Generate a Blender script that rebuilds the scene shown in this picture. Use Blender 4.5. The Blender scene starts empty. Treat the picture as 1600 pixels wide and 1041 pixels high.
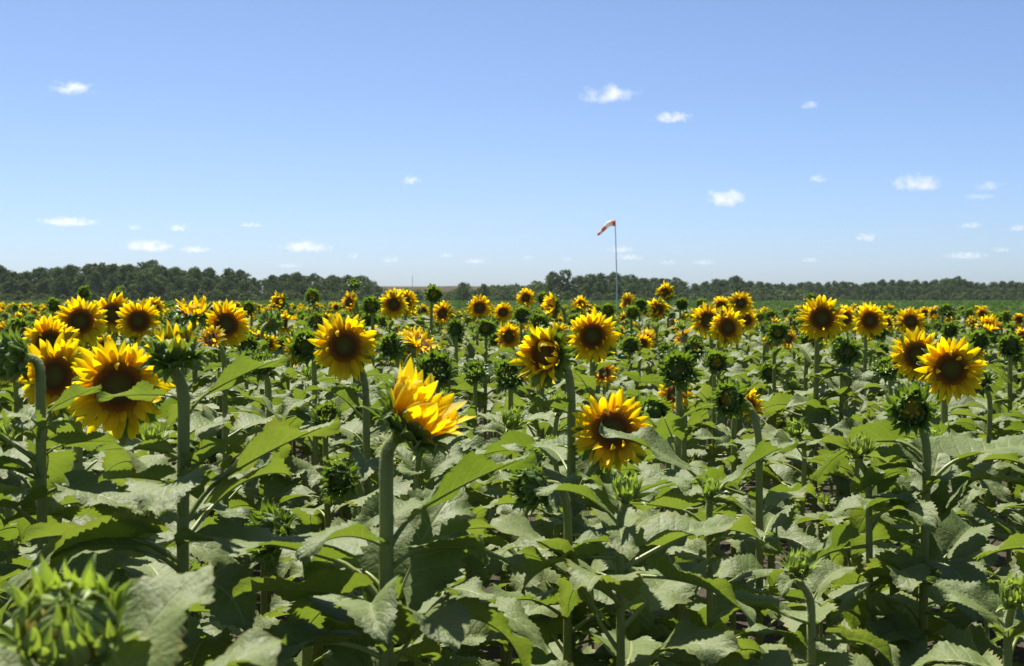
import bpy, math, random
import numpy as np
from mathutils import Vector, Matrix, Quaternion, noise

SC = bpy.context.scene
COL = SC.collection
rad = math.radians
# ------------------------------------------------------------------ camera, light, exposure
FPX = 1600 * 50 / 36.0
EYE = 1.65
HORIZON = 466.0
PITCH = math.atan((520.5 - HORIZON) / FPX)
cam_d = bpy.data.cameras.new('camera')
cam = bpy.data.objects.new('camera', cam_d)
COL.objects.link(cam)
cam.location = (0, 0, EYE)
cam.rotation_euler = (math.pi / 2 - PITCH, 0, 0)
cam_d.lens = 50
cam_d.sensor_width = 36
cam_d.clip_start = 0.05
cam_d.clip_end = 90000
cam_d.dof.use_dof = True
cam_d.dof.focus_distance = 4.6
cam_d.dof.aperture_fstop = 11
SC.camera = cam

SUN_EL, SUN_AZ = 64.0, -28.0          # azimuth from +Y (the view direction), positive to the right
SUN_DIR = Vector((math.sin(rad(SUN_AZ)) * math.cos(rad(SUN_EL)), math.cos(rad(SUN_AZ)) * math.cos(rad(SUN_EL)), math.sin(rad(SUN_EL))))
world = bpy.data.worlds.new('World')
SC.world = world
world.use_nodes = True
wn = world.node_tree
wn.nodes.clear()
wo = wn.nodes.new('ShaderNodeOutputWorld')
wb = wn.nodes.new('ShaderNodeBackground')
ws = wn.nodes.new('ShaderNodeTexSky')
ws.sky_type = 'NISHITA'
ws.sun_disc = False
ws.sun_elevation = rad(SUN_EL)
ws.sun_rotation = rad(SUN_AZ)
ws.altitude = 100
ws.air_density = 0.57
ws.dust_density = 1.0
ws.ozone_density = 6.0
wb.inputs['Strength'].default_value = 0.067
wn.links.new(ws.outputs[0], wb.inputs['Color'])
wn.links.new(wb.outputs[0], wo.inputs['Surface'])

sun_d = bpy.data.lights.new('sun', 'SUN')
sun_d.energy = 4.9
sun_d.angle = rad(0.53)
sun_d.color = (1.0, 0.95, 0.87)
sun = bpy.data.objects.new('sun', sun_d)
COL.objects.link(sun)
sun.location = (0, 0, 60)
sun.rotation_euler = SUN_DIR.to_track_quat('Z', 'Y').to_euler()

SC.view_settings.view_transform = 'Standard'
SC.view_settings.look = 'None'
SC.view_settings.exposure = 1.25
SC.view_settings.gamma = 1.0
SC.view_settings.use_curve_mapping = False
SC.render.engine = 'CYCLES'
cy = SC.cycles
cy.max_bounces = 10
cy.diffuse_bounces = 4
cy.glossy_bounces = 2
cy.transmission_bounces = 6
cy.transparent_max_bounces = 8
cy.volume_bounces = 5
cy.sample_clamp_indirect = 8
cy.use_denoising = True
try:
    cy.denoiser = 'OPENIMAGEDENOISE'
except Exception:
    pass


def at(px, py, dist):
    """point of the place seen at that spot of the photograph, dist metres out along the view direction"""
    x = (px - 800) / FPX * dist
    y = (520.5 - py) / FPX * dist
    c, s = math.cos(PITCH), math.sin(PITCH)
    return Vector((x, dist * c + y * s, EYE - dist * s + y * c))


def proj(p):
    c, s = math.cos(PITCH), math.sin(PITCH)
    dz = p[2] - EYE
    d = p[1] * c - dz * s
    u = p[1] * s + dz * c
    if d < 0.05:
        return (-9999, -9999, d)
    return (800 + p[0] / d * FPX, 520.5 - u / d * FPX, d)


# ------------------------------------------------------------------ materials
MATS = {}


class NT:
    def __init__(self, name):
        self.m = bpy.data.materials.new(name)
        self.m.use_nodes = True
        self.t = self.m.node_tree
        self.t.nodes.clear()
        self.out = self.t.nodes.new('ShaderNodeOutputMaterial')
        MATS[name] = self.m

    def n(self, kind, **kw):
        nd = self.t.nodes.new(kind)
        for k, v in kw.items():
            setattr(nd, k, v)
        return nd

    def l(self, a, b):
        self.t.links.new(a, b)

    def val(self, sock, v):
        if hasattr(v, 'is_output'):
            self.l(v, sock)
        else:
            sock.default_value = v

    def math(self, op, a, b=0.0, c=0.0, clamp=False):
        nd = self.n('ShaderNodeMath', operation=op, use_clamp=clamp)
        self.val(nd.inputs[0], a)
        self.val(nd.inputs[1], b)
        self.val(nd.inputs[2], c)
        return nd.outputs[0]

    def mix(self, f, a, b, mode='MIX'):
        nd = self.n('ShaderNodeMix', data_type='RGBA', blend_type=mode)
        self.val(nd.inputs[0], f)
        self.val(nd.inputs[6], a if hasattr(a, 'is_output') else (*a, 1))
        self.val(nd.inputs[7], b if hasattr(b, 'is_output') else (*b, 1))
        return nd.outputs[2]

    def noise(self, scale, detail=3, vec=None, rough=0.55):
        nd = self.n('ShaderNodeTexNoise')
        nd.inputs['Scale'].default_value = scale
        nd.inputs['Detail'].default_value = detail
        nd.inputs['Roughness'].default_value = rough
        if vec is not None:
            self.l(vec, nd.inputs['Vector'])
        return nd.outputs[0]

    def ramp(self, f, stops):
        nd = self.n('ShaderNodeValToRGB')
        e = nd.color_ramp.elements
        while len(e) < len(stops):
            e.new(0.5)
        for i, (p, c) in enumerate(stops):
            e[i].position = p
            e[i].color = (*c, 1)
        self.l(f, nd.inputs[0])
        return nd.outputs[0]

    def rnd(self):
        a = self.n('ShaderNodeObjectInfo').outputs['Random']
        b = self.n('ShaderNodeNewGeometry').outputs['Random Per Island']
        return self.math('FRACT', self.math('ADD', a, b))

    def princ(self, col, rough=0.5, spec=0.4, **kw):
        nd = self.n('ShaderNodeBsdfPrincipled')
        self.val(nd.inputs['Base Color'], col if hasattr(col, 'is_output') else (*col, 1))
        self.val(nd.inputs['Roughness'], rough)
        nd.inputs['Specular IOR Level'].default_value = spec
        for k, v in kw.items():
            self.val(nd.inputs[k], v)
        return nd

    def bump(self, h, strength, dist):
        nd = self.n('ShaderNodeBump')
        nd.inputs['Strength'].default_value = strength
        nd.inputs['Distance'].default_value = dist
        self.l(h, nd.inputs['Height'])
        return nd.outputs[0]

    def leafy(self, col, tcol, fac, rough, spec, normal=None, **kw):
        p = self.princ(col, rough, spec, **kw)
        tr = self.n('ShaderNodeBsdfTranslucent')
        self.val(tr.inputs['Color'], tcol if hasattr(tcol, 'is_output') else (*tcol, 1))
        if normal is not None:
            self.l(normal, p.inputs['Normal'])
            self.l(normal, tr.inputs['Normal'])
        mx = self.n('ShaderNodeMixShader')
        self.val(mx.inputs[0], fac)
        self.l(p.outputs[0], mx.inputs[1])
        self.l(tr.outputs[0], mx.inputs[2])
        self.l(mx.outputs[0], self.out.inputs['Surface'])

    def uv(self):
        s = self.n('ShaderNodeSeparateXYZ')
        self.l(self.n('ShaderNodeUVMap', uv_map='UVMap').outputs[0], s.inputs[0])
        return s.outputs[0], s.outputs[1]

    def objco(self):
        return self.n('ShaderNodeTexCoord').outputs['Object']


def make_materials():
    # sunflower leaf
    t = NT('leaf')
    u, v = t.uv()
    m = t.math('ABSOLUTE', t.math('SUBTRACT', t.math('MULTIPLY', v, 2.0), 1.0))
    r = t.rnd()
    oc = t.objco()
    ph = t.math('MULTIPLY', t.math('SUBTRACT', u, t.math('MULTIPLY', m, 0.22)), 8.0)
    fr = t.math('ABSOLUTE', t.math('SUBTRACT', t.math('FRACT', ph), 0.5))       # 0.5 on a vein
    side = t.math('MULTIPLY', t.math('SUBTRACT', fr, 0.455), 22.0, clamp=True)
    side = t.math('MULTIPLY', side, t.math('SUBTRACT', 1.0, m, clamp=True))
    mid = t.math('SUBTRACT', 1.0, t.math('MULTIPLY', m, 20.0), clamp=True)
    vein = t.math('MAXIMUM', mid, t.math('MULTIPLY', side, 0.85))
    n1 = t.noise(9, 4, oc)
    base = t.mix(r, (0.102, 0.146, 0.032), (0.140, 0.182, 0.050))
    base = t.mix(t.math('MULTIPLY', n1, 0.7), base, (0.156, 0.188, 0.072))
    n2 = t.noise(34, 2, oc)
    spots = t.math('MULTIPLY', t.math('SUBTRACT', n2, 0.66), 9.0, clamp=True)
    base = t.mix(t.math('MULTIPLY', spots, 0.35), base, (0.16, 0.16, 0.05))
    old = t.math('MULTIPLY', t.math('SUBTRACT', t.math('ADD', m, t.math('MULTIPLY', n1, 0.9)), 1.28), 4.0, clamp=True)
    old = t.math('MULTIPLY', old, t.math('GREATER_THAN', r, 0.55))
    base = t.mix(t.math('MULTIPLY', old, 0.6), base, (0.24, 0.20, 0.05))
    base = t.mix(vein, base, (0.30, 0.34, 0.17))
    tc = t.mix(r, (0.155, 0.238, 0.014), (0.225, 0.305, 0.028))
    tc = t.mix(t.math('MULTIPLY', t.noise(22, 4, oc), 0.55), tc, (0.12, 0.17, 0.012))
    tc = t.mix(t.math('MULTIPLY', vein, 0.9), tc, (0.30, 0.36, 0.08))
    tc = t.mix(t.math('MULTIPLY', t.math('ADD', spots, old), 0.4, clamp=True), tc, (0.20, 0.15, 0.02))
    h = t.math('ADD', t.math('MULTIPLY', t.math('POWER', fr, 2.0), -1.1), t.math('MULTIPLY', t.noise(26, 4, oc), 0.75))
    h = t.math('SUBTRACT', h, t.math('MULTIPLY', mid, 0.4))
    t.leafy(base, tc, 0.36, t.math('ADD', 0.44, t.math('MULTIPLY', n1, 0.25)), 0.34, t.bump(h, 0.38, 0.010))

    t = NT('stem')
    r = t.rnd()
    oc = t.objco()
    mp = t.n('ShaderNodeMapping')
    mp.inputs['Scale'].default_value = (1, 1, 0.06)
    t.l(oc, mp.inputs[0])
    st = t.noise(330, 3, mp.outputs[0])
    c = t.mix(r, (0.165, 0.195, 0.045), (0.215, 0.235, 0.066))
    c = t.mix(t.math('MULTIPLY', st, 0.8), c, (0.235, 0.26, 0.085))
    p = t.princ(c, 0.65, 0.15, **{'Sheen Weight': 0.0, 'Sheen Roughness': 0.35, 'Subsurface Weight': 0.0})
    t.l(t.bump(st, 0.6, 0.004), p.inputs['Normal'])
    t.l(p.outputs[0], t.out.inputs['Surface'])

    t = NT('stem_hair')
    t.leafy((0.62, 0.66, 0.5), (0.6, 0.64, 0.45), 0.5, 0.5, 0.4)

    t = NT('petiole')
    t.leafy(t.mix(t.rnd(), (0.18, 0.225, 0.045), (0.24, 0.27, 0.075)), (0.26, 0.34, 0.04), 0.2, 0.45, 0.4)

    # ray petal
    t = NT('petal')
    u, v = t.uv()
    r = t.rnd()
    streak = t.n('ShaderNodeTexWave')
    streak.inputs['Scale'].default_value = 1.0
    cmb = t.n('ShaderNodeCombineXYZ')
    t.l(t.math('MULTIPLY', v, 2.2), cmb.inputs[0])
    t.l(t.math('MULTIPLY', u, 0.05), cmb.inputs[1])
    t.l(cmb.outputs[0], streak.inputs['Vector'])
    c = t.ramp(u, [(0.0, (0.74, 0.36, 0.004)), (0.22, (0.88, 0.60, 0.006)), (0.55, (0.92, 0.71, 0.012)), (1.0, (0.92, 0.76, 0.03))])
    c = t.mix(t.math('MULTIPLY', r, 0.3), c, (0.90, 0.60, 0.006))
    c = t.mix(t.math('MULTIPLY', streak.outputs[1], 0.16), c, (0.85, 0.40, 0.005))
    tc = t.ramp(u, [(0.0, (0.60, 0.19, 0.0)), (0.35, (0.88, 0.54, 0.0)), (1.0, (0.94, 0.71, 0.006))])
    t.leafy(c, tc, 0.55, 0.5, 0.22, t.bump(streak.outputs[1], 0.3, 0.002))

    # bract
    t = NT('bract')
    u, v = t.uv()
    r = t.rnd()
    m = t.math('ABSOLUTE', t.math('SUBTRACT', t.math('MULTIPLY', v, 2.0), 1.0))
    c = t.mix(r, (0.075, 0.135, 0.028), (0.12, 0.185, 0.045))
    edge = t.math('MULTIPLY', t.math('SUBTRACT', m, 0.72), 3.0, clamp=True)
    edge = t.math('MAXIMUM', edge, t.math('MULTIPLY', t.math('SUBTRACT', u, 0.72), 2.6, clamp=True))
    c = t.mix(t.math('MULTIPLY', edge, 0.75), c, (0.30, 0.37, 0.17))
    t.leafy(c, t.mix(r, (0.18, 0.30, 0.012), (0.25, 0.36, 0.02)), 0.3, 0.45, 0.4, t.bump(t.noise(60, 2, t.objco()), 0.3, 0.01))
    # bracts of young buds are paler
    t = NT('young_bract')
    u, v = t.uv()
    r = t.rnd()
    c = t.mix(r, (0.17, 0.25, 0.055), (0.25, 0.32, 0.09))
    c = t.mix(t.math('MULTIPLY', t.math('SUBTRACT', u, 0.55), 1.6, clamp=True), c, (0.40, 0.46, 0.16))
    t.leafy(c, (0.30, 0.42, 0.03), 0.35, 0.45, 0.4)

    t = NT('receptacle')
    p = t.princ(t.mix(t.noise(40, 2, t.objco()), (0.07, 0.11, 0.02), (0.12, 0.17, 0.04)), 0.6, 0.3)
    t.l(p.outputs[0], t.out.inputs['Surface'])
    t = NT('bud_core')
    p = t.princ(t.mix(t.noise(140, 2, t.objco()), (0.06, 0.075, 0.01), (0.30, 0.22, 0.02)), 0.7, 0.2)
    t.l(p.outputs[0], t.out.inputs['Surface'])

    t = NT('disc')
    u, v = t.uv()
    c = t.ramp(u, [(0.0, (0.095, 0.090, 0.014)), (0.35, (0.075, 0.060, 0.009)), (0.60, (0.070, 0.030, 0.005)), (0.78, (0.17, 0.055, 0.006)), (0.94, (0.33, 0.12, 0.008)), (1.0, (0.45, 0.20, 0.01))])
    c = t.mix(t.math('MULTIPLY', v, 0.5), c, (0.20, 0.105, 0.014))
    p = t.princ(c, 0.75, 0.15)
    t.l(p.outputs[0], t.out.inputs['Surface'])

    # ground
    t = NT('soil')
    oc = t.n('ShaderNodeNewGeometry').outputs['Position']
    n1 = t.noise(0.7, 6, oc)
    n2 = t.noise(14, 5, oc)
    c = t.mix(n1, (0.034, 0.027, 0.017), (0.056, 0.044, 0.029))
    c = t.mix(t.math('MULTIPLY', n2, 0.5), c, (0.032, 0.026, 0.016))
    p = t.princ(c, 0.9, 0.15)
    t.l(t.bump(n2, 0.8, 0.05), p.inputs['Normal'])
    t.l(p.outputs[0], t.out.inputs['Surface'])

    t = NT('meadow')
    oc = t.n('ShaderNodeNewGeometry').outputs['Position']
    c = t.mix(t.noise(0.03, 5, oc), (0.055, 0.085, 0.024), (0.085, 0.11, 0.036))
    p = t.princ(c, 0.9, 0.1)
    t.l(p.outputs[0], t.out.inputs['Surface'])

    t = NT('soy')
    pos = t.n('ShaderNodeNewGeometry').outputs['Position']
    r = t.rnd()
    n1 = t.noise(0.045, 4, pos)
    c = t.mix(r, (0.032, 0.066, 0.014), (0.054, 0.096, 0.022))
    c = t.mix(t.math('MULTIPLY', n1, 0.7), c, (0.040, 0.070, 0.018))
    t.leafy(c, (0.08, 0.16, 0.015), 0.2, 0.85, 0.08)

    t = NT('berm')
    pos = t.n('ShaderNodeNewGeometry').outputs['Position']
    c = t.mix(t.noise(0.08, 6, pos), (0.072, 0.042, 0.028), (0.062, 0.056, 0.028))
    c = t.mix(t.math('MULTIPLY', t.math('SUBTRACT', t.noise(0.35, 4, pos), 0.45), 3.0, clamp=True), c, (0.034, 0.046, 0.018))
    p = t.princ(c, 0.95, 0.1)
    t.l(t.bump(t.noise(0.8, 4, pos), 1.0, 0.8), p.inputs['Normal'])
    t.l(p.outputs[0], t.out.inputs['Surface'])

    for nm, a, b in (('foliage_dark', (0.036, 0.060, 0.015), (0.064, 0.098, 0.027)),
                     ('foliage_mid', (0.048, 0.078, 0.019), (0.080, 0.115, 0.031)),
                     ('foliage_olive', (0.064, 0.088, 0.022), (0.10, 0.122, 0.036)),
                     ('foliage_light', (0.070, 0.105, 0.026), (0.105, 0.14, 0.04))):
        t = NT(nm)
        oi = t.n('ShaderNodeObjectInfo').outputs['Random']
        isl = t.n('ShaderNodeNewGeometry').outputs['Random Per Island']
        c = t.mix(t.math('ADD', t.math('MULTIPLY', isl, 0.6), t.math('MULTIPLY', oi, 0.4)), a, b)
        t.leafy(c, tuple(min(1, x * 1.4) for x in b), 0.22, 0.8, 0.08)
    t = NT('bark')
    p = t.princ(t.mix(t.noise(3, 4, t.objco()), (0.06, 0.048, 0.036), (0.12, 0.10, 0.08)), 0.9, 0.1)
    t.l(p.outputs[0], t.out.inputs['Surface'])

    t = NT('sock_white')
    t.leafy(t.mix(t.noise(5, 3, t.objco()), (0.80, 0.78, 0.75), (0.70, 0.67, 0.64)), (0.8, 0.74, 0.68), 0.4, 0.7, 0.2)
    t = NT('sock_orange')
    t.leafy(t.mix(t.noise(5, 3, t.objco()), (0.72, 0.24, 0.13), (0.62, 0.18, 0.10)), (0.7, 0.2, 0.08), 0.4, 0.7, 0.2)
    t = NT('pole_metal')
    p = t.princ(t.mix(t.noise(4, 3, t.objco()), (0.80, 0.80, 0.80), (0.70, 0.70, 0.71)), 0.5, 0.5, **{'Metallic': 0.0})
    t.l(p.outputs[0], t.out.inputs['Surface'])
    t = NT('dark_metal')
    p = t.princ(t.mix(t.noise(4, 3, t.objco()), (0.10, 0.10, 0.11), (0.16, 0.16, 0.17)), 0.5, 0.5, **{'Metallic': 0.5})
    t.l(p.outputs[0], t.out.inputs['Surface'])


make_materials()


# ------------------------------------------------------------------ mesh building
class MB:
    def __init__(self):
        self.v, self.f, self.m, self.uv = [], [], [], []

    def vert(self, p, uv=(0.5, 0.5)):
        self.v.append((p[0], p[1], p[2]))
        self.uv.append(uv)
        return len(self.v) - 1

    def face(self, idx, mat):
        self.f.append(tuple(idx))
        self.m.append(mat)

    def add(self, o, M):
        b = len(self.v)
        A = np.array(M)
        P = np.asarray(o.v) @ A[:3, :3].T + A[:3, 3]
        self.v.extend(map(tuple, P.tolist()))
        self.uv.extend(o.uv)
        self.f.extend(tuple(i + b for i in f) for f in o.f)
        self.m.extend(o.m)

    def tube(self, pts, rs, sides, mat, cap=False):
        rings = []
        up = Vector((0.31, 0.91, 0.2))
        for i, p in enumerate(pts):
            a = pts[max(i - 1, 0)]
            b = pts[min(i + 1, len(pts) - 1)]
            t = (Vector(b) - Vector(a)).normalized()
            x = up.cross(t).normalized()
            y = t.cross(x)
            rings.append([self.vert(Vector(p) + (x * math.cos(2 * math.pi * k / sides) + y * math.sin(2 * math.pi * k / sides)) * rs[i] * (0.91 if (mat == 'stem' and sides >= 12 and k % 2) else 1.0),
                                    (i / max(1, len(pts) - 1), k / sides)) for k in range(sides)])
        for i in range(len(pts) - 1):
            for k in range(sides):
                k2 = (k + 1) % sides
                self.face((rings[i][k], rings[i][k2], rings[i + 1][k2], rings[i + 1][k]), mat)
        if cap:
            self.face(rings[-1], mat)
            self.face(rings[0][::-1], mat)

    def mesh(self, name, smooth=True):
        me = bpy.data.meshes.new(name)
        nv, nf = len(self.v), len(self.f)
        me.vertices.add(nv)
        me.vertices.foreach_set('co', np.asarray(self.v, dtype=np.float32).ravel())
        lens = np.array([len(f) for f in self.f], dtype=np.int32)
        loops = np.fromiter((i for f in self.f for i in f), dtype=np.int32)
        me.loops.add(len(loops))
        me.loops.foreach_set('vertex_index', loops)
        me.polygons.add(nf)
        st = np.zeros(nf, dtype=np.int32)
        st[1:] = np.cumsum(lens)[:-1]
        me.polygons.foreach_set('loop_start', st)
        me.polygons.foreach_set('loop_total', lens)
        keys = sorted(set(self.m))
        for k in keys:
            me.materials.append(MATS[k])
        ix = {k: i for i, k in enumerate(keys)}
        me.polygons.foreach_set('material_index', np.array([ix[k] for k in self.m], dtype=np.int32))
        me.polygons.foreach_set('use_smooth', np.full(nf, smooth, dtype=bool))
        me.update(calc_edges=True)
        lay = me.uv_layers.new(name='UVMap')
        lay.data.foreach_set('uv', np.asarray(self.uv, dtype=np.float32)[loops].ravel())
        me.validate()
        return me


def obj(name, me, parent=None, M=None):
    o = bpy.data.objects.new(name, me)
    COL.objects.link(o)
    if parent is not None:
        o.parent = parent
    if M is not None:
        o.matrix_basis = M
    return o


def tag(o, label, cat=None, group=None, kind=None):
    if label:
        o['label'] = label
    if cat:
        o['category'] = cat
    if group:
        o['group'] = group
    if kind:
        o['kind'] = kind
    return o


# ------------------------------------------------------------------ sunflower pieces
def leaf_mb(rng, nu, nv, fold, pitch0, droop, pet, pet_pitch, wr, sides=5):
    b = MB()
    # petiole, then the blade; blade length is 1
    n = 5 if nu > 10 else 3
    p = Vector((0, 0, 0))
    pts = [p.copy()]
    for i in range(n):
        a = rad(pet_pitch + (pitch0 - pet_pitch) * ((i + 0.5) / n) ** 1.6)
        p = p + Vector((math.cos(a), 0, math.sin(a))) * (pet / n)
        pts.append(p.copy())
    b.tube(pts, [0.026 - 0.010 * i / n for i in range(n + 1)], sides, 'petiole')
    c = p - Vector((math.cos(rad(pitch0)), 0, math.sin(rad(pitch0)))) * 0.01
    bend = rng.uniform(-0.12, 0.12)
    ph1, ph2 = rng.uniform(0, 6.28), rng.uniform(0, 6.28)
    amp1, amp2 = rng.uniform(0.04, 0.085), rng.uniform(0.04, 0.085)
    fq = rng.uniform(7, 12)
    fold_l = fold + rng.uniform(-8, 8)
    fold_r = fold + rng.uniform(-8, 8)
    norm = 1 / (0.29 ** 0.35 * 0.71 ** 0.85)
    twist = rng.uniform(-14, 14)
    rows = []
    for i in range(nu + 1):
        t = i / nu
        th = rad(pitch0 - droop * t ** 1.25)
        tan = Vector((math.cos(th), 0, math.sin(th)))
        nor = Vector((-math.sin(th), 0, math.cos(th)))
        if i:
            c = c + tan / nu
        w = wr * norm * (t + 0.02) ** 0.38 * max(0.0, 1 - t) ** 0.85
        if i == nu:
            w = 0.004
        cc = c + Vector((0, bend * t * t, 0))
        row = []
        for j in range(-nv, nv + 1):
            s = j / nv
            a = abs(s) * w
            fwd = -0.20 * abs(s) ** 1.4 * math.exp(-t * 6.5)
            if abs(j) == nv and 0 < i < nu and nu > 10:
                if i % 2:
                    a *= 1.0 + rng.uniform(0.04, 0.11)
                    fwd += 0.012
                else:
                    a *= 0.93
                fwd += rng.uniform(-0.004, 0.006)
            fa = rad((fold_l if s < 0 else fold_r) * (1 - 0.55 * t) + (twist * t if s < 0 else -twist * t))
            fa *= (1.15 - 0.5 * abs(s))
            rip = (amp1 * math.sin(fq * t + ph1) + 0.02 * math.sin(23 * t + ph2) if s < 0 else amp2 * math.sin(fq * t + ph2) + 0.02 * math.sin(21 * t + ph1)) * s * s
            quilt = 0.010 * math.cos((t - 0.22 * abs(s)) * 8 * 2 * math.pi) * abs(s) * (1 - abs(s)) * 3
            pos = cc + tan * fwd + Vector((0, 1, 0)) * (math.copysign(1, s) * a * math.cos(fa)) + nor * (a * math.sin(fa) + rip + quilt)
            row.append(b.vert(pos, (t, (s + 1) / 2)))
        rows.append(row)
    for i in range(nu):
        for j in range(2 * nv):
            b.face((rows[i][j], rows[i + 1][j], rows[i + 1][j + 1], rows[i][j + 1]), 'leaf')
    # raised midrib under and above the blade
    if nu > 10:
        mp = [Vector(b.v[rows[i][nv]]) + Vector((0, 0, -0.004)) for i in range(0, nu, 2)]
        b.tube(mp, [0.013 * (1 - 0.85 * k / len(mp)) for k in range(len(mp))], 4, 'petiole')
    return b


def blade_mb(mat, nu, nv, wr, p1, p2, arch, curl, cup, twist=0.0, tipw=0.0):
    """petal or bract along +x, length 1; arch bends towards +z, curl adds bend at the tip"""
    b = MB()
    norm = 1 / ((p1 / (p1 + p2)) ** p1 * (p2 / (p1 + p2)) ** p2)
    c = Vector((0, 0, 0))
    rows = []
    for i in range(nu + 1):
        t = i / nu
        th = rad(arch * t + curl * t ** 4)
        tan = Vector((math.cos(th), 0, math.sin(th)))
        nor = Vector((-math.sin(th), 0, math.cos(th)))
        if i:
            c = c + tan / nu
        w = wr * norm * max(t, 0.04) ** p1 * max(1 - t, 0.0) ** p2 + tipw * t * (1 - t)
        if i == nu:
            w = 0.003
        row = []
        for j in range(-nv, nv + 1):
            s = j / nv
            tw = rad(twist * t)
            lat = s * w
            z = cup * abs(s) ** 1.5 * w
            pos = c + Vector((0, 1, 0)) * (lat * math.cos(tw)) + nor * (z + lat * math.sin(tw))
            row.append(b.vert(pos, (t, (s + 1) / 2)))
        rows.append(row)
    for i in range(nu):
        for j in range(2 * nv):
            b.face((rows[i][j], rows[i + 1][j], rows[i + 1][j + 1], rows[i][j + 1]), mat)
    return b


def lathe_mb(prof, sides, mat, cap_last=True):
    b = MB()
    rings = []
    for i, (r, z) in enumerate(prof):
        rings.append([b.vert((r * math.cos(2 * math.pi * k / sides), r * math.sin(2 * math.pi * k / sides), z), (i / len(prof), k / sides)) for k in range(sides)])
    for i in range(len(prof) - 1):
        for k in range(sides):
            k2 = (k + 1) % sides
            b.face((rings[i][k], rings[i][k2], rings[i + 1][k2], rings[i + 1][k]), mat)
    if cap_last:
        b.face(rings[-1], mat)
    return b


def disc_mb(sides, florets, rng):
    """disc of a flower head, radius 1: shallow dome covered in small florets"""
    b = MB()
    c = b.vert((0, 0, 0.10), (0, 0))
    prev = None
    def hz(r):
        return 0.10 + 0.12 * math.sin(min(1, r) * math.pi * 0.75) - 0.14 * r ** 4
    for ri in range(1, 6):
        r = ri / 5
        ring = [b.vert((r * math.cos(2 * math.pi * k / sides), r * math.sin(2 * math.pi * k / sides), hz(r)), (r, 0)) for k in range(sides)]
        for k in range(sides):
            k2 = (k + 1) % sides
            if prev is None:
                b.face((c, ring[k], ring[k2]), 'disc')
            else:
                b.face((prev[k], ring[k], ring[k2], prev[k2]), 'disc')
        prev = ring
    for i in range(florets):
        r = math.sqrt((i + 0.5) / florets)
        a = i * 2.399963
        x, y = r * math.cos(a), r * math.sin(a)
        s = 0.75 / math.sqrt(florets)
        h = (0.035 + 0.10 * max(0, r - 0.45)) * rng.uniform(0.7, 1.3)
        z = hz(r) - 0.01
        vs = [b.vert((x + s * math.cos(a + q), y + s * math.sin(a + q), z), (r, 0)) for q in (0.8, 2.4, 3.9, 5.5)]
        tip = b.vert((x + rng.uniform(-.02, .02) + 0.03 * x * r, y + rng.uniform(-.02, .02) + 0.03 * y * r, z + h), (r, 1))
        for k in range(4):
            b.face((vs[k], vs[(k + 1) % 4], tip), 'disc')
    return b


R0 = random.Random(5)
PET = {}
BRA = {}
YBR = {}
for lod, (nu, nv) in {'near': (7, 2), 'mid': (5, 1), 'low': (3, 1)}.items():
    q = random.Random(11)
    PET[lod] = []
    for k in range(7):
        PET[lod].append(blade_mb('petal', nu, nv, q.uniform(0.16, 0.215), 0.5, 0.85, q.uniform(-28, 28), q.uniform(-35, 60), q.uniform(0.15, 0.5), q.uniform(-35, 35)))
    for k in range(2):      # rolled and curled-over petals
        PET[lod].append(blade_mb('petal', nu + 1, nv, 0.13, 0.5, 0.6, q.uniform(60, 90), 80, 0.7, q.uniform(-50, 50)))
    BRA[lod] = []
    for k in range(5):
        BRA[lod].append(blade_mb('bract', max(4, nu - 1) if lod != 'low' else 3, nv, q.uniform(0.21, 0.27), 0.35, 1.35, q.uniform(35, 75), q.uniform(-150, -60), q.uniform(0.35, 0.6), q.uniform(-20, 20)))
    YBR[lod] = []
    for k in range(4):
        YBR[lod].append(blade_mb('young_bract', max(4, nu - 1) if lod != 'low' else 3, nv, q.uniform(0.15, 0.20), 0.4, 1.2, q.uniform(35, 80), q.uniform(-90, 10), q.uniform(0.3, 0.6), q.uniform(-25, 25)))
DISC = {'near': disc_mb(40, 520, R0), 'mid': disc_mb(20, 90, R0), 'low': disc_mb(12, 24, R0)}
RECEP = {l: lathe_mb([(1.02, 0.06), (1.0, -0.08), (0.86, -0.28), (0.58, -0.45), (0.30, -0.60), (0.23, -0.85)], s, 'receptacle') for l, s in (('near', 24), ('mid', 14), ('low', 8))}
GLOBE = {l: lathe_mb([(0.01, 0.34), (0.30, 0.36), (0.55, 0.30), (0.78, 0.12), (0.86, -0.15), (0.74, -0.45), (0.50, -0.65), (0.26, -0.82), (0.20, -1.0)], s, 'bud_core') for l, s in (('near', 18), ('mid', 12), ('low', 7))}

LEAF_SPECS = []
q = random.Random(21)
for k in range(12):     # big leaves: petiole rises, blade spreads and droops
    LEAF_SPECS.append((q.uniform(16, 48), q.uniform(0, 46), q.uniform(30, 80), q.uniform(0.38, 0.55), q.uniform(25, 55), q.uniform(0.28, 0.36)))
for k in range(6):      # small upper leaves, more upright and narrow
    LEAF_SPECS.append((q.uniform(16, 40), q.uniform(20, 55), q.uniform(20, 75), q.uniform(0.16, 0.26), q.uniform(40, 62), q.uniform(0.25, 0.31)))
# shapes used for particular leaves: flat spreading, slim, steep, slanting
LEAF_SPECS += [(14, 14, 24, 0.45, 55, 0.36), (30, 4, 26, 0.35, 34, 0.20), (16, 58, 34, 0.30, 66, 0.36), (26, 30, 14, 0.50, 62, 0.27)]
LEAF = {}
for lod, (nu, nv) in {'near': (34, 5), 'mid': (14, 2), 'low': (6, 1)}.items():
    LEAF[lod] = [leaf_mb(random.Random(100 + i), nu, nv, *s, sides=6 if lod == 'near' else (4 if lod == 'mid' else 3)) for i, s in enumerate(LEAF_SPECS)]
BIG, SMALL = list(range(12)), list(range(12, 18))

_mesh = {}


def shared(mb, name):
    k = id(mb)
    if k not in _mesh:
        _mesh[k] = mb.mesh(name)
    return _mesh[k]


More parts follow.
